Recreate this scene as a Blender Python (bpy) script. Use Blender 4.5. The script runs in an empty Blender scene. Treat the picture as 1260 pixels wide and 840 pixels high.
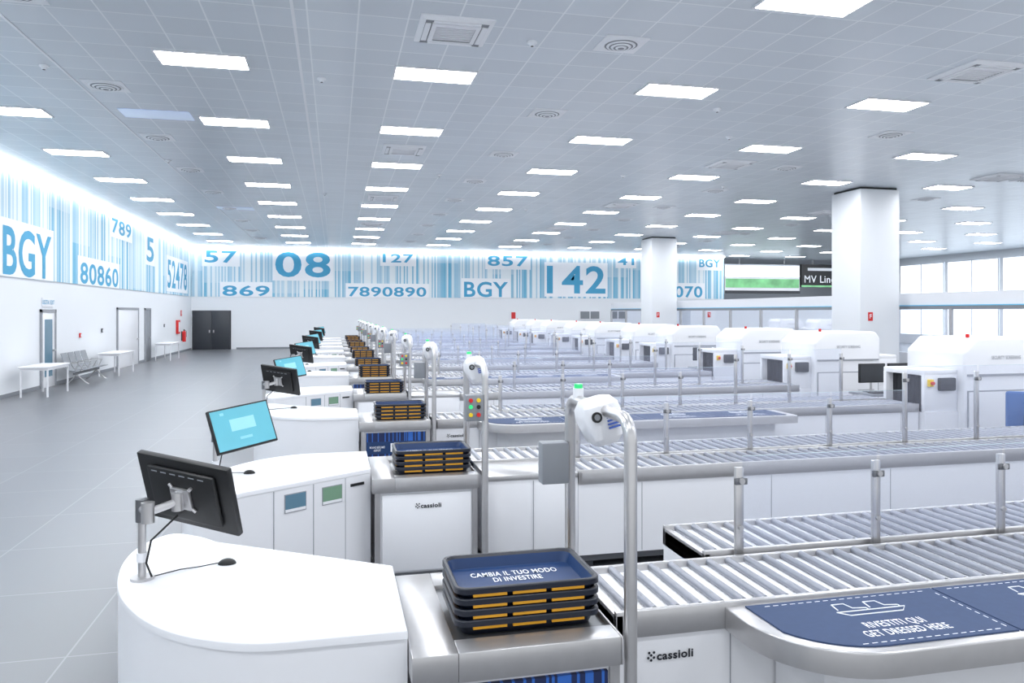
import bpy, bmesh, math, random
from mathutils import Vector, Matrix
random.seed(3)
S=bpy.context.scene
F=930.0; CX=630.0; HY=384.0; H=2.1; CEIL=5.76
TH=math.atan(218/F); sn=math.sin(TH); cs=math.cos(TH)
def lin(c):
    return tuple(((x/255)/12.92 if x/255<=0.04045 else ((x/255+0.055)/1.055)**2.4) for x in c)
# ---------- materials ----------
M={}
def nt(name):
    m=bpy.data.materials.new(name); m.use_nodes=True
    n=m.node_tree; b=n.nodes['Principled BSDF']; return m,n,b
def mk(name,rgb,rough=0.4,metal=0.0,var=0.05,scale=6.0,emit=0,spec=None):
    m,n,b=nt(name); c=lin(rgb)
    tc=n.nodes.new('ShaderNodeTexCoord'); no=n.nodes.new('ShaderNodeTexNoise'); no.inputs['Scale'].default_value=scale
    n.links.new(tc.outputs['Object'],no.inputs['Vector'])
    mx=n.nodes.new('ShaderNodeMix'); mx.data_type='RGBA'
    mx.inputs[6].default_value=(*[x*(1-var) for x in c],1); mx.inputs[7].default_value=(*[min(1,x*(1+var)) for x in c],1)
    n.links.new(no.outputs[0],mx.inputs[0]); n.links.new(mx.outputs[2],b.inputs['Base Color'])
    b.inputs['Roughness'].default_value=rough; b.inputs['Metallic'].default_value=metal
    if emit:
        n.links.new(mx.outputs[2],b.inputs['Emission Color']); b.inputs['Emission Strength'].default_value=emit
    M[name]=m; return m
mk('white_lacquer',(231,232,236),0.3,var=0.01)
mk('white_wall',(228,231,235),0.6,var=0.01,scale=1)
mk('steel',(192,191,192),0.3,0.8,var=0.06,scale=14)
mk('steel_dark',(118,120,124),0.35,0.8)
mk('roller_steel',(142,145,154),0.35,0.5)
mk('roller_deck',(246,247,250),0.5,var=0.0)
mk('black_plastic',(16,17,19),0.45)
mk('curtain_black',(30,32,38),0.6)
mk('dark_grey',(52,55,60),0.5)
mk('mid_grey',(130,134,140),0.5)
mk('seam_grey',(150,153,159),0.6)
mk('navy_plastic',(15,22,38),0.4)
mk('tray_blue',(18,52,98),0.45)
mk('orange_plastic',(250,178,40),0.45)
mk('print_white',(240,242,246),0.5,var=0.0)
mk('print_dark',(24,28,38),0.5)
mk('mat_blue',(46,66,102),0.7,var=0.1,scale=30)
mk('mural_blue',(68,158,198),0.6,var=0.03)
mk('red',(205,30,30),0.4)
mk('yellow',(235,200,40),0.4)
mk('green_lamp',(40,190,110),0.3,emit=0.6)
mk('grille_blue',(50,90,180),0.4)
mk('pocket_blue',(95,130,150),0.15)
mk('pocket_green',(120,155,130),0.15)
mk('door_dark',(50,54,61),0.4)
mk('cable',(15,15,17),0.5)
mk('screen_teal',(92,165,182),0.2,emit=0.35)
mk('screen_pale',(138,195,206),0.2,emit=0.35)
mk('screen_line',(120,185,200),0.3,emit=0.3)
mk('screen_green',(100,160,110),0.3,var=0.8,scale=1.2,emit=0.8)
mk('light_strip',(255,255,255),0.5,var=0,emit=17)
mk('panel_light',(250,252,255),0.5,var=0,emit=33)
mk('panel_off_glow',(205,220,245),0.4,var=0,emit=0.25)  # switched-off panel, with a faint glow added to its colour
mk('window_glow',(232,243,255),0.4,var=0.02,emit=1.5)
mk('chair_blue',(60,100,160),0.6)
mk('trim_blue',(110,190,225),0.5)
mk('glass_edge',(190,208,218),0.2)
# glass with bluish haze painted in as a pale diffuse mix
m,n,b=nt('glass_pane'); out=n.nodes['Material Output']
tr=n.nodes.new('ShaderNodeBsdfTransparent'); tr.inputs[0].default_value=(0.93,0.95,0.985,1)
gl=n.nodes.new('ShaderNodeBsdfGlossy'); gl.inputs['Roughness'].default_value=0.05; gl.inputs[0].default_value=(0.9,0.93,1,1)
df=n.nodes.new('ShaderNodeBsdfDiffuse'); df.inputs[0].default_value=(0.66,0.69,0.86,1)
fr=n.nodes.new('ShaderNodeLayerWeight'); fr.inputs[0].default_value=0.22
m0=n.nodes.new('ShaderNodeMixShader'); m0.inputs[0].default_value=0.11; n.links.new(tr.outputs[0],m0.inputs[1]); n.links.new(df.outputs[0],m0.inputs[2])
mx=n.nodes.new('ShaderNodeMixShader'); n.links.new(fr.outputs['Fresnel'],mx.inputs[0]); n.links.new(m0.outputs[0],mx.inputs[1]); n.links.new(gl.outputs[0],mx.inputs[2]); n.links.new(mx.outputs[0],out.inputs[0]); M['glass_pane']=m
def mathn(n,op,a,bv=None):
    q=n.nodes.new('ShaderNodeMath'); q.operation=op
    if isinstance(a,(int,float)): q.inputs[0].default_value=a
    else: n.links.new(a,q.inputs[0])
    if bv is not None:
        if isinstance(bv,(int,float)): q.inputs[1].default_value=bv
        else: n.links.new(bv,q.inputs[1])
    return q.outputs[0]
def coords(n):
    tc=n.nodes.new('ShaderNodeTexCoord'); sp=n.nodes.new('ShaderNodeSeparateXYZ'); n.links.new(tc.outputs['Object'],sp.inputs[0]); return sp
def gridmat(name,rgb,line,px,py,ox,oy,w,rough,jit=0.05):
    m,n,b=nt(name); sp=coords(n)
    fx=mathn(n,'DIVIDE',mathn(n,'SUBTRACT',sp.outputs[0],ox),px); fy=mathn(n,'DIVIDE',mathn(n,'SUBTRACT',sp.outputs[1],oy),py)
    lx=mathn(n,'LESS_THAN',mathn(n,'FRACT',fx),w/px); ly=mathn(n,'LESS_THAN',mathn(n,'FRACT',fy),w/py)
    g=mathn(n,'MAXIMUM',lx,ly)
    wn=n.nodes.new('ShaderNodeTexWhiteNoise'); cb=n.nodes.new('ShaderNodeCombineXYZ')
    n.links.new(mathn(n,'FLOOR',fx),cb.inputs[0]); n.links.new(mathn(n,'FLOOR',fy),cb.inputs[1]); n.links.new(cb.outputs[0],wn.inputs['Vector'])
    c=lin(rgb)
    m1=n.nodes.new('ShaderNodeMix'); m1.data_type='RGBA'; m1.inputs[6].default_value=(*[x*(1-jit) for x in c],1); m1.inputs[7].default_value=(*[x*(1+jit) for x in c],1)
    n.links.new(wn.outputs['Value'],m1.inputs[0])
    m2=n.nodes.new('ShaderNodeMix'); m2.data_type='RGBA'; m2.inputs[7].default_value=(*lin(line),1)
    n.links.new(g,m2.inputs[0]); n.links.new(m1.outputs[2],m2.inputs[6]); n.links.new(m2.outputs[2],b.inputs['Base Color'])
    b.inputs['Roughness'].default_value=rough; M[name]=m
T=3.68/6
gridmat('ceiling_tiles',(210,217,224),(238,242,246),T,T,1.5,11.62-T/2,0.020,0.28,jit=0.035)
gridmat('floor_tiles',(104,106,111),(128,130,135),1.2,1.2,-0.4,0.3,0.012,0.32,jit=0.04)
def stripemat(name,axis,freq,c1,c2,th=0.5,z0=None):
    m,n,b=nt(name); sp=coords(n); x=sp.outputs[axis]
    a=n.nodes.new('ShaderNodeTexWhiteNoise'); a.noise_dimensions='1D'
    n.links.new(mathn(n,'FLOOR',mathn(n,'MULTIPLY',x,freq)),a.inputs['W'])
    g=mathn(n,'GREATER_THAN',a.outputs['Value'],th)
    if z0:
        w2=n.nodes.new('ShaderNodeTexWhiteNoise'); w2.noise_dimensions='1D'; n.links.new(mathn(n,'ADD',mathn(n,'FLOOR',mathn(n,'MULTIPLY',x,freq)),77.7),w2.inputs['W'])
        g=mathn(n,'MULTIPLY',g,mathn(n,'ADD',mathn(n,'MULTIPLY',w2.outputs['Value'],0.5),0.5))
        w3=n.nodes.new('ShaderNodeTexWhiteNoise'); w3.noise_dimensions='1D'; n.links.new(mathn(n,'FLOOR',mathn(n,'MULTIPLY',x,0.55)),w3.inputs['W'])
        cut=mathn(n,'ADD',mathn(n,'MULTIPLY',w3.outputs['Value'],2.6),3.0)
        hi=mathn(n,'GREATER_THAN',sp.outputs[2],cut)
        g=mathn(n,'MULTIPLY',g,mathn(n,'SUBTRACT',1.0,mathn(n,'MULTIPLY',hi,0.3)))
    mx=n.nodes.new('ShaderNodeMix'); mx.data_type='RGBA'; mx.inputs[6].default_value=(*lin(c1),1); mx.inputs[7].default_value=(*lin(c2),1)
    n.links.new(g,mx.inputs[0]); n.links.new(mx.outputs[2],b.inputs['Base Color']); b.inputs['Roughness'].default_value=0.6; M[name]=m
stripemat('mural_back',0,12,(228,236,240),(88,170,204),0.42,1)
stripemat('mural_left',1,12,(228,236,240),(88,170,204),0.42,1)
stripemat('barcode_panel',0,90,(16,34,78),(40,96,180),0.6)
# ---------- builder ----------
class B:
    def __init__(s): s.v=[];s.f=[];s.m=[];s.mats=[]
    def mi(s,name):
        if name not in s.mats: s.mats.append(name)
        return s.mats.index(name)
    def add(s,vs,fs,mat,X=None):
        o=len(s.v)
        for v in vs:
            v=Vector(v)
            if X is not None: v=X@v
            s.v.append(v)
        k=s.mi(mat)
        for f in fs: s.f.append([i+o for i in f]); s.m.append(k)
    def box(s,x0,x1,y0,y1,z0,z1,mat,bev=0,X=None,seg=2):
        if bev:
            bm=bmesh.new(); bmesh.ops.create_cube(bm,size=1)
            for v in bm.verts:
                v.co=Vector(((x0+x1)/2+v.co.x*(x1-x0),(y0+y1)/2+v.co.y*(y1-y0),(z0+z1)/2+v.co.z*(z1-z0)))
            bmesh.ops.bevel(bm,geom=list(bm.edges),offset=bev,segments=seg,profile=0.5,affect='EDGES')
            s.bm(bm,mat,X); return
        vs=[(x,y,z) for x in(x0,x1) for y in(y0,y1) for z in(z0,z1)]
        s.add(vs,[(0,1,3,2),(4,6,7,5),(0,4,5,1),(2,3,7,6),(0,2,6,4),(1,5,7,3)],mat,X)
    def bm(s,bm,mat,X=None):
        bm.verts.index_update(); s.add([v.co.copy() for v in bm.verts],[[v.index for v in f.verts] for f in bm.faces],mat,X); bm.free()
    def quad(s,pts,mat,X=None): s.add(pts,[tuple(range(len(pts)))],mat,X)
    def cyl(s,p0,p1,r,mat,seg=16,r1=None,X=None):
        p0=Vector(p0);p1=Vector(p1);r1=r if r1 is None else r1
        d=(p1-p0).normalized(); a=d.orthogonal().normalized(); b=d.cross(a)
        vs=[];
        for p,q in((p0,r),(p1,r1)):
            for i in range(seg):
                t=2*math.pi*i/seg; vs.append(p+(a*math.cos(t)+b*math.sin(t))*q)
        fs=[(i,(i+1)%seg,seg+(i+1)%seg,seg+i) for i in range(seg)]+[tuple(range(seg)),tuple(range(seg,2*seg))]
        s.add(vs,fs,mat,X)
    def tube(s,pts,r,mat,seg=12,X=None):
        pts=[Vector(p) for p in pts]; vs=[];fs=[]; a=None
        for i,p in enumerate(pts):
            d=((pts[min(i+1,len(pts)-1)]-pts[max(i-1,0)])).normalized()
            if a is None: a=d.orthogonal().normalized()
            else: a=(a-d*a.dot(d)).normalized()
            b=d.cross(a)
            for k in range(seg):
                t=2*math.pi*k/seg; vs.append(p+(a*math.cos(t)+b*math.sin(t))*r)
        for i in range(len(pts)-1):
            for k in range(seg): fs.append((i*seg+k,i*seg+(k+1)%seg,(i+1)*seg+(k+1)%seg,(i+1)*seg+k))
        fs+= [tuple(range(seg)),tuple(range(len(vs)-seg,len(vs)))]
        s.add(vs,fs,mat,X)
    def prism(s,out,z0,z1,mat,bev=0,X=None):
        bm=bmesh.new(); lo=[bm.verts.new((x,y,z0)) for x,y in out]; hi=[bm.verts.new((x,y,z1)) for x,y in out]; n=len(out)
        bm.faces.new(lo); t=bm.faces.new(hi)
        for i in range(n): bm.faces.new((lo[i],lo[(i+1)%n],hi[(i+1)%n],hi[i]))
        bmesh.ops.recalc_face_normals(bm,faces=bm.faces)
        if bev: bmesh.ops.bevel(bm,geom=list(t.edges),offset=bev,segments=3,profile=0.5,affect='EDGES')
        s.bm(bm,mat,X)
    def loft(s,rings,mat,cap0=False,cap1=False,X=None):
        n=len(rings[0]); vs=[p for r in rings for p in r]; fs=[]
        for i in range(len(rings)-1):
            for k in range(n): fs.append((i*n+k,i*n+(k+1)%n,(i+1)*n+(k+1)%n,(i+1)*n+k))
        if cap0: fs.append(tuple(range(n)))
        if cap1: fs.append(tuple(range(len(vs)-n,len(vs))))
        s.add(vs,fs,mat,X)
    def text(s,body,w,h,mat,X,bold=0.01):
        vs,fs=tmesh(body,bold); s.add([(v[0]*w,v[1]*h,0) for v in vs],fs,mat,X)
    def mesh(s,name,recalc=True):
        me=bpy.data.meshes.new(name); me.from_pydata([tuple(v) for v in s.v],[],s.f)
        for q in s.mats: me.materials.append(M[q])
        for i,p in enumerate(me.polygons): p.material_index=s.m[i]; p.use_smooth=True
        me.update()
        if recalc:
            bm=bmesh.new(); bm.from_mesh(me); bmesh.ops.recalc_face_normals(bm,faces=bm.faces); bm.to_mesh(me); bm.free()
        me.set_sharp_from_angle(angle=math.radians(32)); return me
    def obj(s,name,loc=(0,0,0)): return inst(s.mesh(name),name,loc)
def inst(me,name,loc=(0,0,0)):
    o=bpy.data.objects.new(name,me); o.location=loc; S.collection.objects.link(o); return o
_tc={}
def tmesh(body,bold):
    k=(body,bold)
    if k in _tc: return _tc[k]
    c=bpy.data.curves.new('t','FONT'); c.body=body; c.align_x='CENTER'; c.align_y='CENTER'; c.offset=bold; c.resolution_u=4; c.space_character=1.08
    o=bpy.data.objects.new('t',c); S.collection.objects.link(o); bpy.context.view_layer.update()
    dg=bpy.context.evaluated_depsgraph_get(); me=bpy.data.meshes.new_from_object(o.evaluated_get(dg))
    vs=[v.co.copy() for v in me.vertices]; fs=[tuple(p.vertices) for p in me.polygons]
    bpy.data.objects.remove(o); bpy.data.curves.remove(c); bpy.data.meshes.remove(me)
    x0=min(v.x for v in vs);x1=max(v.x for v in vs);y0=min(v.y for v in vs);y1=max(v.y for v in vs)
    vs=[((v.x-(x0+x1)/2)/(x1-x0),(v.y-(y0+y1)/2)/(y1-y0)) for v in vs]
    _tc[k]=(vs,fs); return _tc[k]
def frame(o,x,y,z=None):
    x=Vector(x);y=Vector(y);z=x.cross(y) if z is None else Vector(z)
    return Matrix(((x.x,y.x,z.x,o[0]),(x.y,y.y,z.y,o[1]),(x.z,y.z,z.z,o[2]),(0,0,0,1)))
FRONT=lambda x,y,z: frame((x,y,z),(1,0,0),(0,0,1))
LEFTW=lambda x,y,z: frame((x,y,z),(0,1,0),(0,0,1))
TOP=lambda x,y,z: frame((x,y,z),(1,0,0),(0,1,0))
# ---------- camera ----------
cd=bpy.data.cameras.new('camera'); cam=bpy.data.objects.new('camera',cd); S.collection.objects.link(cam)
cam.location=(0,0,H); cam.rotation_euler=(math.pi/2,0,-TH); cd.sensor_width=36; cd.lens=F/1260*36; cd.shift_y=-36/1260; cd.clip_end=300
S.camera=cam
# ---------- room ----------
WX=-7.85; WY=45.4; RX=38.0; YB=-3.0; MZ=2.98
b=B(); b.box(WX-0.3,RX+.3,YB,WY+8,-0.1,0,'floor_tiles'); b.obj('floor')
b=B(); b.box(WX-0.3,RX+.3,YB,WY+8,CEIL,CEIL+.2,'ceiling_tiles'); b.obj('ceiling')
def backX(px,Y=WY):
    u=(px-CX)/F; return Y*(sn+u*cs)/(cs-u*sn)
def leftY(px,X=WX):
    u=(px-CX)/F; return X*(cs-u*sn)/(sn+u*cs)
def zat(y,X,Y): return H-(y-HY)*(X*sn+Y*cs)/F
b=B(); b.box(WX-.3,WX,YB,WY+.3,0,CEIL,'white_wall'); b.obj('wall_left')
b=B(); b.box(WX,25,WY,WY+.3,0,CEIL,'white_wall'); b.box(24.7,25,WY+.3,WY+7,0,CEIL,'white_wall'); b.obj('wall_back')
b=B(); b.box(25,RX,WY+6.5,WY+6.8,0,CEIL,'white_wall'); b.obj('wall_recess')
b=B(); b.box(RX,RX+.3,YB,WY+7,0,CEIL,'white_wall'); b.obj('wall_right')
# mural back
b=B(); y=WY-.03; b.box(WX+.05,25,y,WY-.001,MZ,CEIL-.12,'mural_back')
def mur(body,px,py,pw,ph,pad=.2):
    X0=backX(px);k=(backX(px+pw/2)-backX(px-pw/2)); z=zat(py,X0,WY); hh=ph*(X0*sn+WY*cs)/F
    z=min(z,CEIL-.15-hh/2-.03); z=max(z,MZ+hh/2+.04)
    z0=max(MZ,z-hh/2-pad); z1=min(CEIL-.13,z+hh/2+pad)
    b.box(X0-k/2-.15,X0+k/2+.15,y-.01,y,z0,z1,'print_white')
    b.text(body,k,hh,'mural_blue',FRONT(X0,y-.015,z),0.02)
for a in [('57',272,315,40,15),('869',303,358,58,13),('08',373,322,68,31),('127',490,317,38,11),('7890890',477,359,96,12),('857',625,321,50,13),('BGY',598,357,54,19),('142',709,344,72,34),('070',847,359,34,14),('BGY',873,323,26,10),('41',770,320,20,9)]: mur(*a)
b.obj('wall_mural_back')
b=B(); x=WX+.03; b.box(WX+.001,x,YB+1,WY-.04,MZ,CEIL-.12,'mural_left')
def murl(body,p0,p1,y0,y1,ypx):
    Y0=leftY(p0);Y1=leftY(p1);Yc=(Y0+Y1)/2
    za=zat(y1,WX,leftY(ypx));zb=zat(y0,WX,leftY(ypx)); za=max(za,MZ+.03); zb=min(zb,CEIL-.2)
    b.box(x,x+.01,Y0-.2,Y1+.2,max(MZ,za-.15),zb+.18,'print_white')
    b.text(body,Y1-Y0,zb-za,'mural_blue',LEFTW(x+.015,Yc,(za+zb)/2),0.02)
murl('BGY',1,61,283,345,30); murl('80860',97,144,326,356,120); murl('789',136,160,272,290,148); murl('5',179,188,292,322,183); murl('52478',205,229,322,356,217)
b.obj('wall_mural_left')
b=B(); b.box(WX+.08,WX+.16,YB+1,WY-.2,CEIL-.06,CEIL-.01,'light_strip'); b.box(WX+.2,25,WY-.16,WY-.08,CEIL-.06,CEIL-.01,'light_strip'); b.obj('cove_light_strip')
b=B(); b.box(WX,WX+.015,YB,WY,0,.1,'mid_grey'); b.obj('baseboard_left')
b=B(); b.box(WX+2.4,25,WY-.015,WY,0,.1,'mid_grey'); b.obj('baseboard_back')
# back door
b=B(); X0=WX+.12; X1=backX(283); b.box(X0-.06,X1+.06,WY-.05,WY-.001,0,2.2,'dark_grey'); xm=(X0+X1)/2
for a,c in((X0,xm-.01),(xm+.01,X1)):
    b.box(a,c,WY-.09,WY-.05,0.02,2.14,'door_dark',.01)
b.box(xm-.14,xm-.08,WY-.13,WY-.09,.95,1.1,'steel'); b.box(xm+.08,xm+.14,WY-.13,WY-.09,.95,1.1,'steel'); b.obj('door_1')
def plate(name,p0,p1,y0,y1,mat,Y=WY):
    b=B(); X0=backX(p0);X1=backX(p1); Xc=(X0+X1)/2; z1=zat(y0,Xc,Y); z0=zat(y1,Xc,Y)
    b.box(X0-.06,X1+.06,Y-.05,Y-.001,z0-.06,z1+.06,'white_lacquer'); b.box(X0,X1,Y-.07,Y-.05,z0,z1,mat); 
    if X1-X0>1: b.box((X0+X1)/2-.03,(X0+X1)/2+.03,Y-.08,Y-.07,z0,z1,'white_lacquer')
    return b.obj(name)
plate('window_1',714,737,383,392,'mid_grey'); plate('window_2',763,789,383,392,'mid_grey')
plate('fire_sign',629,634,384,392,'red')
plate('window_3',838,860,384,394,'mid_grey')
def ldoor(name,p0,p1,mat,zt=2.2,glass=False):
    b=B(); Y0=leftY(p0);Y1=leftY(p1); W=WX+.001
    b.box(W,W+.05,Y0-.08,Y0,0,zt+.08,'seam_grey'); b.box(W,W+.05,Y1,Y1+.08,0,zt+.08,'seam_grey'); b.box(W,W+.05,Y0-.08,Y1+.08,zt,zt+.08,'seam_grey')
    b.box(W,W+.03,Y0,Y1,0,zt,mat,.005)
    if glass: b.box(W+.03,W+.035,Y0+.2,Y1-.2,.3,1.9,'pocket_blue')
    b.box(W+.03,W+.09,Y1-.2,Y1-.08,1.0,1.04,'steel'); b.obj(name)
ldoor('door_2',50,66,'white_lacquer',2.1,True); ldoor('door_3',144,169,'white_lacquer'); ldoor('door_4',178,184,'mid_grey')
b=B(); b.box(WX,WX+.03,leftY(51),leftY(65),2.25,2.5,'white_lacquer'); b.text('USCITA / EXIT',.9,.12,'mural_blue',LEFTW(WX+.035,leftY(58),2.38)); b.obj('wall_sign')
b=B(); b.box(WX,WX+.12,41.2,41.7,1.0,1.7,'red',.01); b.box(WX+.12,WX+.125,41.27,41.63,1.1,1.6,'print_white'); b.obj('fire_hose_cabinet')
b=B(); Y=42.6; b.cyl((WX+.14,Y,.55),(WX+.14,Y,1.05),.09,'red'); b.cyl((WX+.14,Y,1.05),(WX+.14,Y,1.13),.09,'red',r1=.03); b.cyl((WX+.14,Y,1.13),(WX+.14,Y,1.2),.03,'black_plastic'); b.box(WX,WX+.06,Y-.03,Y+.03,.6,1.1,'dark_grey'); b.tube([(WX+.16,Y,1.17),(WX+.24,Y+.05,1.1),(WX+.24,Y+.06,.8)],.012,'black_plastic',8); b.obj('fire_extinguisher')
b=B(); b.box(WX,WX+.015,42.4,42.7,1.9,2.2,'red'); b.text('F',.12,.18,'print_white',LEFTW(WX+.02,42.55,2.05)); b.obj('fire_safety_sign')
for i,(yy,zz) in enumerate(((28.6,1.4),(26.3,1.3),(38.4,1.4))):
    b=B(); b.box(WX,WX+.04,yy,yy+.12,zz,zz+.14,'dark_grey' if i!=1 else 'red',.008); b.box(WX+.04,WX+.05,yy+.03,yy+.09,zz+.03,zz+.1,'white_lacquer'); b.obj('wall_switch')
# ---------- ceiling fixtures ----------
b=B(); b.quad([(-.6,-.29,-.012),(.6,-.29,-.012),(.6,.29,-.012),(-.6,.29,-.012)],'panel_light')
for a in((-.63,-.6,-.32,.32),(.6,.63,-.32,.32),(-.6,.6,-.32,-.29),(-.6,.6,.29,.32)): b.box(*a,-.02,0,'white_lacquer')
PM=b.mesh('ceiling_light_panel')
cols=[-5.75,-1.86,1.5,5.5,9.48,13.5,17.5,21.5,25.5,29.5,33.5]
rows=[0.58+3.68*k for k in range(13)]
for X in cols:
    for Y in rows:
        if Y>44.6 and X<25: continue
        inst(PM,'ceiling_light_panel',(X,Y-(X-1.5)*.02,CEIL-.001))
b=B(); b.box(-.6,.6,-.3,.3,-.015,0,'panel_off_glow',.004); me=b.mesh('ceiling_blank_panel'); inst(me,'ceiling_blank_panel',(-3.2,15.1,CEIL-.001)); inst(me,'ceiling_blank_panel',(-3.4,28.1,CEIL-.001))
b=B()
def ring(b,o,i,z0,z1,mat):
    b.loft([[(-o,-o,z0),(o,-o,z0),(o,o,z0),(-o,o,z0)],[(-o,-o,z0-.02),(o,-o,z0-.02),(o,o,z0-.02),(-o,o,z0-.02)],[(-i,-i,z1),(i,-i,z1),(i,i,z1),(-i,i,z1)]],mat)
ring(b,.47,.40,0,-.05,'print_white')
b.box(-.40,.40,-.40,.40,-.042,-.03,'seam_grey')
for sx,sy in((1,0),(-1,0),(0,1),(0,-1)):
    if sx: b.box(sx*.36-.035,sx*.36+.035,-.3,.3,-.06,-.045,'print_white',.005)
    else: b.box(-.3,.3,sy*.36-.035,sy*.36+.035,-.06,-.045,'print_white',.005)
ring(b,.31,.25,-.04,-.065,'print_white')
for k in range(9): yy=-.22+k*.055; b.box(-.25,.25,yy-.014,yy+.014,-.06,-.045,'print_white')
AC=b.mesh('ceiling_ac_cassette')
for X in(1.5,9.5,17.5):
    for k in range(5): inst(AC,'ceiling_ac_cassette',(X,9.72+7.36*k-(0.15 if X>5 else 0),CEIL-.001))
b=B(); b.box(-.305,.305,-.305,.305,-.012,0,'print_white')
for r,z in((.26,-.013),(.2,-.03),(.14,-.045),(.08,-.055)):
    b.cyl((0,0,z),(0,0,z-.012),r,'print_white',28,r1=r-.015); b.cyl((0,0,z-.012),(0,0,z-.0125),r-.035,'mid_grey',28)
DF=b.mesh('ceiling_air_diffuser')
for X in(-3.6,3.8,11.15,18.6):
    for k in range(-1,9): inst(DF,'ceiling_air_diffuser',(X,9.7+3.68*k,CEIL-.001))
b=B(); b.cyl((0,0,0),(0,0,-.02),.07,'print_white',20); b.cyl((0,0,-.02),(0,0,-.06),.05,'print_white',20,r1=.03); b.cyl((0,0,-.06),(0,0,-.065),.02,'black_plastic',12)
SD=b.mesh('smoke_detector')
for X,Y in((2.6,9.9),(6.7,12.4),(-.2,12.2),(2.7,20),(7.5,19),(-3.9,19.6),(11,20),(2.0,7.9),(8.0,14.3),(-4.2,12.5),(-.3,24),(6.6,26)): inst(SD,'smoke_detector',(X,Y,CEIL-.001))
b=B()
for X in(-.5,-4.0): b.box(X-.02,X+.02,YB,WY,CEIL-.008,CEIL-.001,'print_white')
b.obj('trim_1')
# ---------- columns ----------
for i,(X,Y) in enumerate(((15.55,19.75),(15.6,34.75),(15.6,4.7))):
    b=B(); a=.66
    b.box(-a,a,-a,a,0,CEIL-.06,'white_wall',.015); b.box(-a+.05,a-.05,-a+.05,a-.05,CEIL-.07,CEIL-.001,'black_plastic'); b.box(-a-.01,a+.01,-a-.01,a+.01,0,.12,'mid_grey')
    b.box(-a+.25,-a+.4,-a-.015,-a,1.85,2.1,'red'); b.text('F',.07,.13,'print_white',FRONT(-a+.325,-a-.02,1.98))
    b.obj('column',(X,Y,0))
# ---------- glazed partition ----------
b=B(); X=16.6
b.box(X,X+.5,8,44,2.3,2.66,'white_lacquer'); b.box(X-.02,X+.02,8,44,2.18,2.3,'mid_grey'); b.box(X,X+.2,8,44,0,.9,'white_lacquer')
b.box(X-.03,X,8,44,2.28,2.31,'trim_blue')
yy=8
while yy<=44: b.box(X-.03,X+.05,yy-.04,yy+.04,.9,2.2,'steel'); yy+=2.4
b.quad([(X+.02,8,.9),(X+.02,44,.9),(X+.02,44,2.2),(X+.02,8,2.2)],'glass_pane')
b.obj('glazed_partition')
for i in range(9):
    b=B(); y0=8+i*4.1; b.box(RX-.04,RX-.001,y0,y0+3.8,.6,5.3,'window_glow'); 
    for q in(0,1.9,3.8): b.box(RX-.08,RX-.04,y0+q-.03,y0+q+.03,.6,5.3,'white_lacquer')
    b.box(RX-.08,RX-.04,y0,y0+3.8,.56,.64,'white_lacquer'); b.box(RX-.08,RX-.04,y0,y0+3.8,5.26,5.34,'white_lacquer'); b.obj('window_%d'%(i+4))
# billboards
Y=46.5
b=B(); X0=backX(892,Y);X1=backX(984,Y);z1=zat(325,28,Y);z0=zat(361,28,Y)
b.box(X0,X1,Y,Y+.2,z0,z1,'white_lacquer'); b.box(X0+.05,X1-.05,Y-.02,Y,z0+.4,z0+1.0,'screen_green'); b.box(X0+.05,X1-.05,Y-.02,Y,z1-.85,z1-.1,'window_glow'); b.box(X0,X1,Y-.03,Y+.01,z0,z0+.2,'dark_grey')
for q in(.2,.8): b.cyl((X0+(X1-X0)*q,Y+.1,z1),(X0+(X1-X0)*q,Y+.1,CEIL-.002),.03,'steel')
b.obj('advertising_screen')
b=B(); X0=backX(986,Y);X1=backX(1060,Y); z1=zat(325,32,Y);z0=zat(353,32,Y)
b.box(X0,X1,Y,Y+.2,z0,z1,'black_plastic'); b.box(X0,X1,Y-.01,Y,z0,z0+.12,'screen_green'); b.text('MV Line',(X1-X0)*.5,.5,'print_white',FRONT(X0+(X1-X0)*.3,Y-.02,z0+.55))
b.box(X0+.5,X1-.6,Y-.02,Y,z1-.45,z1-.25,'print_white')
for q in(.2,.8): b.cyl((X0+(X1-X0)*q,Y+.1,z1),(X0+(X1-X0)*q,Y+.1,CEIL-.002),.03,'steel')
b.obj('advertising_billboard')
# ---------- left furniture ----------
def table(L):
    b=B(); b.box(0,.68,0,L,.72,.76,'white_lacquer',.008)
    for x in(.03,.62):
        for y in(.04,L-.07): b.box(x,x+.035,y,y+.035,0,.72,'white_lacquer')
    for x in(.035,.625): b.box(x,x+.025,.05,L-.05,.66,.72,'white_lacquer')
    for y in(.045,L-.065): b.box(.04,.64,y,y+.025,.66,.72,'white_lacquer')
    return b.mesh('side_table')
inst(table(1.55),'side_table',(-7.55,20.75,0)); t2=table(1.9); inst(t2,'side_table',(-7.55,27.1,0)); inst(t2,'side_table',(-7.55,35.1,0))
b=B()
b.box(.28,.34,0,2.3,.30,.36,'steel_dark')
for y in(.25,2.05):
    b.tube([(0.02,y,.02),(.1,y,.06),(.31,y,.3)],.018,'steel',8); b.tube([(.62,y,.02),(.54,y,.06),(.31,y,.3)],.018,'steel',8)
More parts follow.
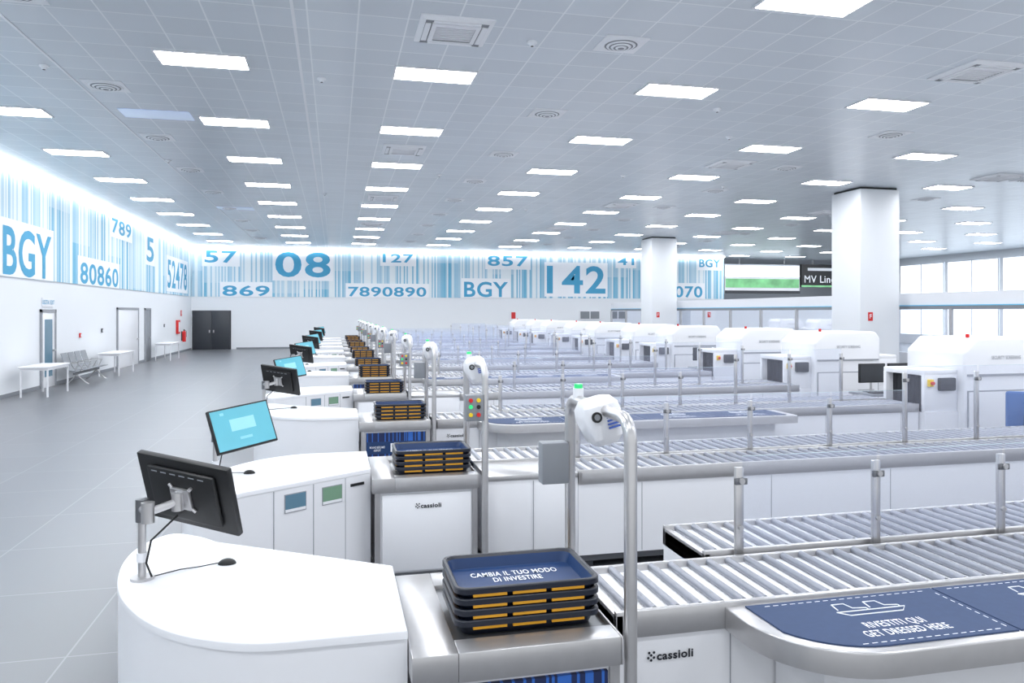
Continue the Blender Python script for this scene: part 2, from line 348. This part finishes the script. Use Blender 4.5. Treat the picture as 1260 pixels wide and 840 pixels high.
for k in range(4):
    y0=.04+k*.57
    prof=[(.6,.44),(.5,.45),(.3,.41),(.14,.43),(.06,.55),(.0,.75),(-.05,.92)]
    vs=[];
    for x,z in prof: vs+= [(x,y0,z),(x,y0+.5,z),(x-.006,y0,z-.015),(x-.006,y0+.5,z-.015)]
    fs=[]
    for i in range(len(prof)-1):
        a=i*4; c=a+4; fs+=[(a,a+1,c+1,c),(a+2,c+2,c+3,a+3),(a,c,c+2,a+2),(a+1,a+3,c+3,c+1)]
    b.add(vs,fs,'mid_grey')
    for yy in(y0-.02,y0+.52): b.tube([(.3,yy,.36),(.42,yy,.62),(.12,yy,.64),(.05,yy,.6)],.012,'steel',8)
b.obj('beam_seating_bench',(-7.6,24.0,0))
# ---------- desks ----------
MC=9.525
def cr(pts,n=6):
    out=[]
    for i in range(len(pts)-1):
        p0=Vector(pts[max(i-1,0)]);p1=Vector(pts[i]);p2=Vector(pts[i+1]);p3=Vector(pts[min(i+2,len(pts)-1)])
        for k in range(n):
            t=k/n; out.append(tuple(0.5*((2*p1)+(-p0+p2)*t+(2*p0-5*p1+4*p2-p3)*t*t+(-p0+3*p1-3*p2+p3)*t**3)))
    out.append(tuple(pts[-1])); return out
curve=cr([(.0,2.875),(-.33,2.9),(-.64,3.1),(-.87,3.46),(-.98,3.86),(-.98,4.2),(-.87,4.41),(-.72,4.34),(-.60,4.205)],7)
outl=[(.268,2.87)]+curve+[(.268,3.62)]
def scale_out(o,d):
    cx=sum(p[0] for p in o)/len(o); cy=sum(p[1] for p in o)/len(o)
    return [(cx+(x-cx)*d if x<.26 else x,cy+(y-cy)*d) for x,y in o]
for kind in 'AB':
    mp=(lambda p:p) if kind=='A' else (lambda p:(p[0],MC-p[1]))
    o=[mp(p) for p in outl]
    b=B(); b.prism([mp(p) for p in scale_out(outl,.93)],0,.1,'dark_grey'); b.prism([mp(p) for p in scale_out(outl,.99)],.1,.864,'white_lacquer'); b.prism(o,.866,.9,'white_lacquer',.008)
    P0=Vector((.268,3.62)); P1=Vector((-.60,4.205)); dr=(P1-P0)
    for t,w,z0,z1,mt in((.33,.16,.70,.82,'pocket_green'),(.62,.16,.70,.82,'pocket_blue'),(.12,.12,.79,.81,'black_plastic')):
        c=P0+dr*t; c=Vector(mp(c)); e=Vector((dr.x,dr.y*(1 if kind=='A' else -1))).normalized(); nn=Vector((-e.y,e.x))
        cen=Vector(mp((-.35,3.4)))
        if (c-cen).dot(nn)<0: nn=-nn
        X=frame((c.x-nn.x*.012,c.y-nn.y*.012,0),(e.x,e.y,0),(nn.x,nn.y,0),(0,0,1))
        if mt!='black_plastic':
            b.box(-w/2-.006,w/2+.006,-.01,.014,z0-.006,z1+.006,'seam_grey',X=X); b.box(-w/2,w/2,0,.018,z0,z0+.02,'white_lacquer',X=X)
            b.box(-w/2,w/2,0,.017,z0+.02,z1,mt,X=X)
        else: b.box(-w/2,w/2,0,.02,z0,z1,mt,X=X)
    for t in(.22,.48,.78):
        c=Vector(mp(P0+dr*t)); X=frame((c.x-nn.x*.012,c.y-nn.y*.012,0),(e.x,e.y,0),(nn.x,nn.y,0),(0,0,1)); b.box(-.002,.002,0,.0135,.1,.862,'seam_grey',X=X)
    DM=b.mesh('curved_desk')
    sg=1 if kind=='A' else -1
    def mp3(x,y,z): return Vector((x,y if kind=='A' else MC-y,z))
    a=math.radians(35); tau=math.radians(20)
    w=Vector((math.cos(a),-math.sin(a)*sg,0)); n0=Vector((math.sin(a),math.cos(a)*sg,0)); Z=Vector((0,0,1))
    nn3=n0*math.cos(tau)+Z*math.sin(tau); up=Z*math.cos(tau)-n0*math.sin(tau)
    C=mp3(-.65,3.74,1.27)
    rl=math.radians(6)*sg; w,up=w*math.cos(rl)-up*math.sin(rl),up*math.cos(rl)+w*math.sin(rl)
    X=frame(C,w,up,nn3)
    k=1.06 if kind=='A' else .97
    X=X@Matrix.Diagonal((k,k,1,1))
    b=B(); b.box(-.245,.245,-.165,.165,-.02,.012,'black_plastic',.006,X=X); b.box(-.18,.18,-.125,.125,-.045,-.02,'black_plastic',.012,X=X)
    b.box(-.232,.232,-.148,.152,.012,.0135,'screen_teal',X=X); b.box(-.10,.10,-.02,.07,.0135,.0145,'screen_pale',X=X)
    b.box(-.16,-.13,.11,.13,.0135,.0145,'screen_line',X=X); b.box(-.05,.05,-.09,-.07,.0135,.0145,'screen_line',X=X)
    b.box(-.05,.05,-.05,.05,-.065,-.045,'steel',.005,X=X)
    for i in range(6): b.box(-.15+i*.05,-.12+i*.05,.105,.11,-.047,-.045,'mid_grey',X=X)
    pb=mp3(-.844,3.69,.9); pt=mp3(-.844,3.69,1.25)
    b.cyl(pb,pb+Z*.012,.05,'steel',20); b.cyl(pb,pt,.018,'steel'); b.cyl(pt-Z*.09,pt+Z*.01,.028,'steel_dark'); b.cyl(pb+Z*.08,pb+Z*.12,.024,'white_lacquer')
    bk=X@Vector((0,0,-.08)); el=mp3(-.80,3.60,1.22)
    b.cyl(pt-Z*.03,el,.02,'steel'); b.cyl(el-Z*.045,el+Z*.045,.028,'steel'); b.cyl(el,bk,.018,'steel'); b.cyl(bk-Z*.04,bk+Z*.04,.026,'steel'); b.cyl(bk,X@Vector((0,0,-.05)),.02,'steel')
    for sx in(-1,1):
        for sy in(-1,1): b.cyl(X@Vector((0,0,-.062)),X@Vector((sx*.06,sy*.06,-.05)),.008,'steel',8)
    b.tube([X@Vector((-.05,-.1,-.05)),mp3(-.8,3.66,1.08),mp3(-.82,3.66,.98),mp3(-.8,3.68,.905)],.005,'cable',6)
    MM=b.mesh('computer_monitor')
    b=B(); c=mp3(-.50,3.82,.9) if kind=='A' else mp3(-.62,3.6,.9)
    bm=bmesh.new(); bmesh.ops.create_uvsphere(bm,u_segments=16,v_segments=10,radius=1)
    for v in bm.verts: v.co=Vector((v.co.x*.042,v.co.y*.028,max(0,v.co.z)*.026+.001))
    b.bm(bm,'black_plastic',Matrix.Translation(c)); 
    b.tube([c+Vector((-.04,0,.008)),c+Vector((-.12,-.03*sg,.006)),c+Vector((-.2,-.05*sg,.006)),c+Vector((-.3,-.12*sg,.006))],.003,'cable',6)
    MO=b.mesh('computer_mouse')
    for k in range(6):
        off=(0,6*k,0); inst(DM,'curved_desk',off); inst(MM,'computer_monitor',off); inst(MO,'computer_mouse',off)
# ---------- tray dispenser cabinet ----------
def rr(w,d,r,z,seg=5,cx=0,cy=0):
    pts=[]
    for qx,qy,a0 in((1,1,0),(-1,1,90),(-1,-1,180),(1,-1,270)):
        for i in range(seg+1):
            t=math.radians(a0+90*i/seg); pts.append((cx+qx*(w/2-r)+r*math.cos(t),cy+qy*(d/2-r)+r*math.sin(t),z))
    return pts
def logo(b,x,y,z,w):
    b.text('cassioli',w*.78,w*.17,'print_dark',FRONT(x+w*.11,y,z),.03)
    for i,(dx,dz) in enumerate(((-.4,.03),(-.34,.08),(-.34,-.02),(-.46,-.02),(-.40,-.07),(-.44,.08))):
        X=FRONT(x+dx*w,y,z+dz*w); b.add([(math.cos(t*math.pi/4)*w*.028,math.sin(t*math.pi/4)*w*.028,0) for t in range(8)],[tuple(range(8))],'print_dark',X)
def cabinet(kind):
    b=B(); x0,x1=.272,1.085; y0,y1=(2.74,3.62) if kind=='A' else (5.74,6.65)
    b.box(x0+.06,x1-.04,y0+.03,y1-.02,.12,.76,'white_lacquer')
    wx0,wx1=x0+.17,x1-.01; wy0,wy1=y0+.12,y1-.17
    zt=.85
    for a in((x0,wx0,y0,y1),(wx1,x1,y0,y1),(wx0,wx1,y0,wy0),(wx0,wx1,wy1,y1)): b.box(*a,.74,zt,'steel',.004)
    b.box(wx0,wx1,wy0,wy1,.76,.83,'steel_dark')
    for x in(x0+.02,x1-.05): b.box(x,x+.04,y0+.015,y0+.055,0,.75,'steel'); b.box(x,x+.04,y1-.06,y1-.02,0,.75,'steel')
    b.box(x0+.02,x1-.01,y0+.02,y1-.02,.1,.125,'steel_dark')
    if kind=='A':
        b.box(x0+.075,x1-.06,y0+.012,y0+.03,.14,.72,'barcode_panel'); b.box(x0+.075,x1-.06,y0+.01,y0+.012,.48,.62,'tray_blue'); b.text('BGY',.3,.1,'print_white',FRONT(x0+.5,y0+.008,.55)); b.text('MILANO BERGAMO\nAIRPORT',.17,.06,'print_white',FRONT(x0+.2,y0+.008,.54))
    else:
        b.box(x0+.075,x1-.06,y0+.012,y0+.03,.14,.72,'white_lacquer',.005); logo(b,x0+.42,y0+.008,.63,.2)
    return b.mesh('tray_dispenser_cabinet')
CA=cabinet('A'); CB=cabinet('B')
def trays(y,n=4,txt=True,base=.832):
    b=B(); cx=.755; W,D=.60,.42
    for k in range(n):
        z=base+k*.042; h=.066; c=dict(cx=cx,cy=y)
        top=k==n-1
        b.loft([rr(W-.07,D-.07,.04,z,**c),rr(W-.03,D-.03,.05,z+h-.022,**c),rr(W,D,.055,z+h-.024,**c),rr(W,D,.055,z+h-.004,**c),rr(W-.006,D-.006,.053,z+h,**c),rr(W-.03,D-.03,.045,z+h,**c),rr(W-.045,D-.045,.042,z+h-.01,**c)],'navy_plastic',cap0=True)
        b.loft([rr(W-.045,D-.045,.042,z+h-.01,**c),rr(W-.075,D-.075,.035,z+.014,**c),rr(W-.08,D-.08,.035,z+.013,**c)],'tray_blue',cap1=True)
        for s in(-1,1):
            for q in(-.16,0,.16) : b.box(cx+q-.068,cx+q+.068,y+s*(D/2-.016)-.006,y+s*(D/2-.016)+.009,z+h-.039,z+h-.025,'orange_plastic')
            for q in(-.08,.08): b.box(cx+s*(W/2-.016)-.006,cx+s*(W/2-.016)+.006,y+q-.05,y+q+.05,z+h-.037,z+h-.025,'orange_plastic')
        if top and txt: 
            b.text('CAMBIA IL TUO MODO\nDI INVESTIRE',.38,.12,'print_white',TOP(cx,y+.04,z+.016),.012)
            b.box(cx+.17,cx+.23,y-.13,y-.09,z+.014,z+.016,'orange_plastic')
    return b.mesh('tray_stack')
TA=trays(3.11); TB=trays(6.09); TL=trays(3.11,5,False)
# ---------- arch ----------
def arch(kind):
    b=B(); yf,yb=2.77,3.55; x=1.125; r=.026; zt=1.68; q=.09
    if kind=='B': yf=2.71
    pts=[(x,yf,0.0)]
    for i in range(7):
        t=math.pi/2*i/6; pts.append((x,yf+q-q*math.cos(t),zt-q+q*math.sin(t)))
    for i in range(7):
        t=math.pi/2*i/6; pts.append((x,yb-q+q*math.sin(t),zt-q+q*math.cos(t)))
    pts.append((x,yb,0.0)); b.tube(pts,r,'steel',16)
    for y in(yf,yb): b.cyl((x,y,0),(x,y,.012),.055,'steel',20)
    c=Vector((x,3.14,1.645)); R=Matrix.Translation(c)@Matrix.Rotation(math.radians(-14),4,'Y')@Matrix.Rotation(math.radians(-8),4,'X')@Matrix.Diagonal((.92,.9,.95,1))
    hd=[rr(.10,.12,.03,-.13),rr(.15,.19,.045,-.10),rr(.19,.25,.06,0),rr(.18,.24,.06,.05),rr(.13,.18,.05,.085),rr(.08,.12,.03,.092)]
    b.loft(hd,'white_lacquer',True,True,X=R)
    for i in range(5): b.box(.0,.06,-.124,-.112,-.06+i*.016,-.052+i*.016,'grille_blue',X=R)
    b.cyl((-.045,-.115,.005),(-.045,-.128,.005),.024,'black_plastic',20,X=R); b.cyl((-.045,-.128,.005),(-.045,-.13,.005),.014,'mid_grey',20,X=R)
    b.cyl((x,3.42,1.69),(x,3.42,1.74),.025,'white_lacquer'); b.cyl((x,3.42,1.74),(x,3.42,1.76),.02,'green_lamp')
    yy=yb if kind=='A' else yf; s=1 if kind=='A' else -1
    b.box(x-.155,x-.02,yy-.05,yy+.03,1.27,1.47,'mid_grey',.008)
    fy=yy+.03 if kind=='A' else yy-.05
    for i,(mx,mz,mt) in enumerate(((-.12,1.43,'red'),(-.06,1.43,'yellow'),(-.12,1.38,'green_lamp'),(-.06,1.38,'black_plastic'),(-.12,1.32,'yellow'),(-.06,1.32,'red'))):
        b.cyl((x+mx,fy,mz),(x+mx,fy+s*.012,mz),.016,mt,12)
    return b.mesh('scanner_arch')
AA=arch('A'); AB=arch('B')
# ---------- conveyors ----------
XE=8.0
def rollers(b,x0,x1,y0,y1,z=.80):
    b.box(x0,x1,y0+.03,y1-.03,.70,.784,'roller_deck'); 
    b.box(x0,x1,y0,y0+.03,.70,.816,'steel',.004); b.box(x0,x1,y1-.03,y1,.70,.816,'steel',.004); b.box(x0,x0+.03,y0,y1,.70,.80,'steel')
    x=x0+.08
    while x<x1-.03:
        b.cyl((x,y0+.03,z),(x,y1-.03,z),.019,'roller_steel',12); x+=.108
def body(b,x0,x1,y0,y1):
    b.box(x0,x1,y0+.012,y1-.012,.12,.70,'white_lacquer')
    b.box(x0+.02,x1,y0+.05,y1-.05,.06,.12,'steel_dark')
    x=x0+.06
    while x<x1: b.box(x,x+.08,y0+.06,y0+.14,0,.1,'dark_grey'); x+=1.35
    x=x0+.55
    while x<x1-.1: b.box(x,x+.004,y0+.009,y0+.012,.13,.69,'seam_grey'); x+=1.2
def posts(b,y,x0,x1):
    x=x0
    while x<x1+.01:
        zt=1.27 if x<5 else 1.5
        b.box(x-.024,x+.024,y-.012,y+.012,.74,zt,'steel',.004); b.cyl((x,y-.04,zt-.07),(x,y+.02,zt-.07),.016,'steel'); b.box(x-.036,x+.036,y-.03,y-.012,zt-.09,zt-.055,'steel_dark',.004)
        b.cyl((x,y-.03,.95),(x,y+.02,.95),.014,'steel')
        if x+.85<x1+.01:
            b.quad([(x+.01,y-.02,.84),(x+.84,y-.02,.84),(x+.84,y-.02,zt+.06),(x+.01,y-.02,zt+.06)],'glass_pane')
            b.box(x+.01,x+.84,y-.022,y-.018,zt+.06,zt+.063,'glass_edge')
        x+=.85
def ext(b,x0,x1,y0,y1):
    r=.42
    pts=[(x1,y1),(x0,y1)]+[(x0+r-r*math.cos(t),y0+r-r*math.sin(t)) for t in [math.pi/2*i/12 for i in range(13)]]+[(x1,y0)]
    b.prism(pts,.70,.80,'steel',.008)
    bx=[(x1-.2,y1),(x0+.25,y1),(x0+.35,y0+.35),(x0+.7,y0+.2),(x1-.2,y0+.2)]
    b.prism(bx,.15,.70,'white_lacquer')
    L=.95; x=x0+.1; i=0
    while x+L<x1:
        ya,yb=y0+.05,y1-.03
        o=[(x+L-.01,yb),(x,yb),(x,ya),(x+L-.01,ya)]
        if i==0: o=[(x+L-.01,yb),(x-.02,yb)]+[(x0+r-(r-.05)*math.cos(t),y0+r-(r-.05)*math.sin(t)) for t in [math.pi/2*k/10 for k in range(3,11)]]+[(x+L-.01,ya)]
        b.prism(o,.80,.806,'mat_blue')
        for k in range(20):
            xx=x+.06+(L-.12)*k/20
            if not(i==0 and k<4): b.box(xx,xx+.025,ya+.025,ya+.029,.806,.8066,'print_white')
            b.box(xx,xx+.025,yb-.029,yb-.025,.806,.8066,'print_white')
        for k in range(9):
            yy=ya+.04+(yb-ya-.08)*k/9; b.box(x+L-.035,x+L-.031,yy,yy+.025,.806,.8066,'print_white')
        b.text('RIVESTITI QUI\nGET DRESSED HERE',.40,.13,'print_white',TOP(x+L*.52,ya+.14,.807),.01)
        cx=x+L*.52; cy=yb-.13
        b.tube([(cx-.17,cy-.03,.807),(cx+.17,cy-.03,.807),(cx+.13,cy-.07,.807),(cx-.13,cy-.07,.807),(cx-.17,cy-.03,.807)],.003,'print_white',6)
        b.tube([(cx-.15,cy-.01,.807),(cx-.14,cy+.05,.807),(cx-.08,cy+.05,.807),(cx-.07,cy+.0,.807),(cx-.01,cy-.01,.807),(cx-.01,cy-.025,.807)],.003,'print_white',6)
        b.tube([(cx+.01,cy-.01,.807),(cx+.02,cy+.05,.807),(cx+.08,cy+.05,.807),(cx+.09,cy+.0,.807),(cx+.15,cy-.01,.807),(cx+.15,cy-.025,.807)],.003,'print_white',6)
        x+=L; i+=1
b=B(); rollers(b,1.17,XE,3.04,3.63); body(b,1.16,XE,3.04,3.63); rollers(b,1.93,XE,3.71,4.24); body(b,1.93,XE,3.71,4.24); ext(b,1.68,5.7,2.48,3.038)
logo(b,1.42,3.045,.61,.22)
posts(b,3.67,2.11,XE); VA=b.mesh('roller_conveyor')
b=B(); rollers(b,1.17,XE,6.44,7.02); body(b,1.16,XE,6.44,7.02); rollers(b,1.93,XE,5.85,6.37); body(b,1.93,XE,5.85,6.37)
b.box(1.17,1.93,5.87,6.43,.12,.76,'white_lacquer',.005); b.box(1.17,1.93,5.86,6.43,.76,.80,'steel',.004)
b.box(1.55,1.554,5.862,5.87,.13,.75,'seam_grey')
posts(b,6.405,2.1,XE); VB=b.mesh('roller_conveyor')
# ---------- xray scanner ----------
b=B()
def sideprism(b,prof,y0,y1,mat,bev=0.03):
    bm=bmesh.new(); lo=[bm.verts.new((x,y0,z)) for x,z in prof]; hi=[bm.verts.new((x,y1,z)) for x,z in prof]; n=len(prof)
    bm.faces.new(lo); bm.faces.new(hi)
    for i in range(n): bm.faces.new((lo[i],lo[(i+1)%n],hi[(i+1)%n],hi[i]))
    bmesh.ops.recalc_face_normals(bm,faces=bm.faces)
    if bev: bmesh.ops.bevel(bm,geom=list(bm.edges),offset=bev,segments=3,profile=.5,affect='EDGES')
    b.bm(bm,mat)
sideprism(b,[(.55,.1),(1.95,.1),(1.95,1.6),(1.85,1.74),(.78,1.74),(.55,1.54)],-.5,.6,'white_lacquer',.04)
for x0,x1 in((0,.56),(1.94,2.4)):
    b.box(x0,x1,-.38,-.32,.7,1.23,'white_lacquer',.01); b.box(x0,x1,.37,.43,.7,1.23,'white_lacquer',.01); b.box(x0,x1,-.38,.43,1.21,1.29,'white_lacquer',.015)
    b.box(x0,x1,-.32,.37,.7,.76,'curtain_black')
    b.box(x0,x1,-.4,.45,.12,.7,'white_lacquer')
for k in range(8): b.box(.12,.13,-.32+k*.087,-.32+k*.087+.08,.78,1.22,'curtain_black')
b.box(.6,1.9,-.512,-.5,.3,1.0,'seam_grey'); b.box(.62,1.88,-.516,-.512,.32,.98,'white_lacquer'); b.box(.6,1.9,-.514,-.5,1.2,1.23,'seam_grey')
for k in range(6): b.box(1.45,1.8,-.519,-.516,.45+k*.04,.46+k*.04,'mid_grey')
b.text('SECURITY SCREENING',.5,.05,'mid_grey',FRONT(1.25,-.516,1.46))
b.box(.22,.48,-.44,-.37,1.0,1.18,'dark_grey',.015)
b.cyl((.8,-.3,1.74),(.8,-.3,1.79),.025,'red'); b.box(.05,.12,-.43,-.37,1.06,1.16,'yellow',.005); b.cyl((.085,-.43,1.11),(.085,-.46,1.11),.025,'red')
XR=b.mesh('xray_scanner')
b=B()
b.box(0,1.1,0,.55,.72,.76,'mid_grey',.006)
for x in(.04,1.0): b.box(x,x+.05,.05,.5,0,.72,'steel')
for k in range(2):
    xx=.27+k*.56; b.box(xx-.25,xx+.25,.3,.34,.92,1.24,'black_plastic',.008); b.box(xx-.235,xx+.235,.296,.3,.935,1.225,'dark_grey'); b.cyl((xx,.34,.76),(xx,.34,1.0),.02,'steel'); b.box(xx-.1,xx+.1,.25,.42,.76,.775,'dark_grey')
b.box(.1,.6,.05,.2,.76,.785,'black_plastic',.004)
WS=b.mesh('operator_workstation')
b=B(); rollers(b,0,2.4,-.28,.30); body(b,0,2.4,-.28,.30); OC=b.mesh('outfeed_conveyor')
for n in range(12):
    A=n%2==0; off=(0,3*n if A else 3*(n-1),0)
    inst(CA if A else CB,'tray_dispenser_cabinet',off); inst((TL if n>=4 else TA) if A else TB,'tray_stack',off)
    inst(AA,'scanner_arch',(0,3*n,0)) if A else inst(AB,'scanner_arch',(0,3*n,0))
    inst(VA if A else VB,'roller_conveyor',off)
    yl=3.35+3*n if A else 3*n+3.73
    inst(XR,'xray_scanner',(XE+.02,yl,0)); inst(OC,'outfeed_conveyor',(XE+2.45,yl,0)); 
    if A: inst(WS,'operator_workstation',(XE+.5,yl+1.3,0))
b=B()
for i in range(5):
    t=i*2*math.pi/5; b.tube([(0,0,.12),(.28*math.cos(t),.28*math.sin(t),.07)],.02,'black_plastic',8); b.cyl((.28*math.cos(t),.28*math.sin(t)-.02,.03),(.28*math.cos(t),.28*math.sin(t)+.02,.03),.03,'black_plastic')
b.cyl((0,0,.1),(0,0,.45),.028,'steel'); b.box(-.24,.24,-.24,.24,.45,.53,'chair_blue',.035,seg=3); b.box(-.22,.22,.2,.27,.6,1.1,'chair_blue',.03,seg=3); b.box(-.03,.03,.24,.3,.42,.8,'black_plastic')
o=inst(b.mesh('office_chair'),'office_chair',(8.6,8.0,0)); o.rotation_euler=(0,0,2.6)
# ---------- world ----------
w=bpy.data.worlds.new('world'); S.world=w; w.use_nodes=True; w.node_tree.nodes['Background'].inputs[0].default_value=(.92,.96,1,1); w.node_tree.nodes['Background'].inputs[1].default_value=1.25
S.view_settings.view_transform='Standard'; S.view_settings.look='None'; S.view_settings.exposure=0.0
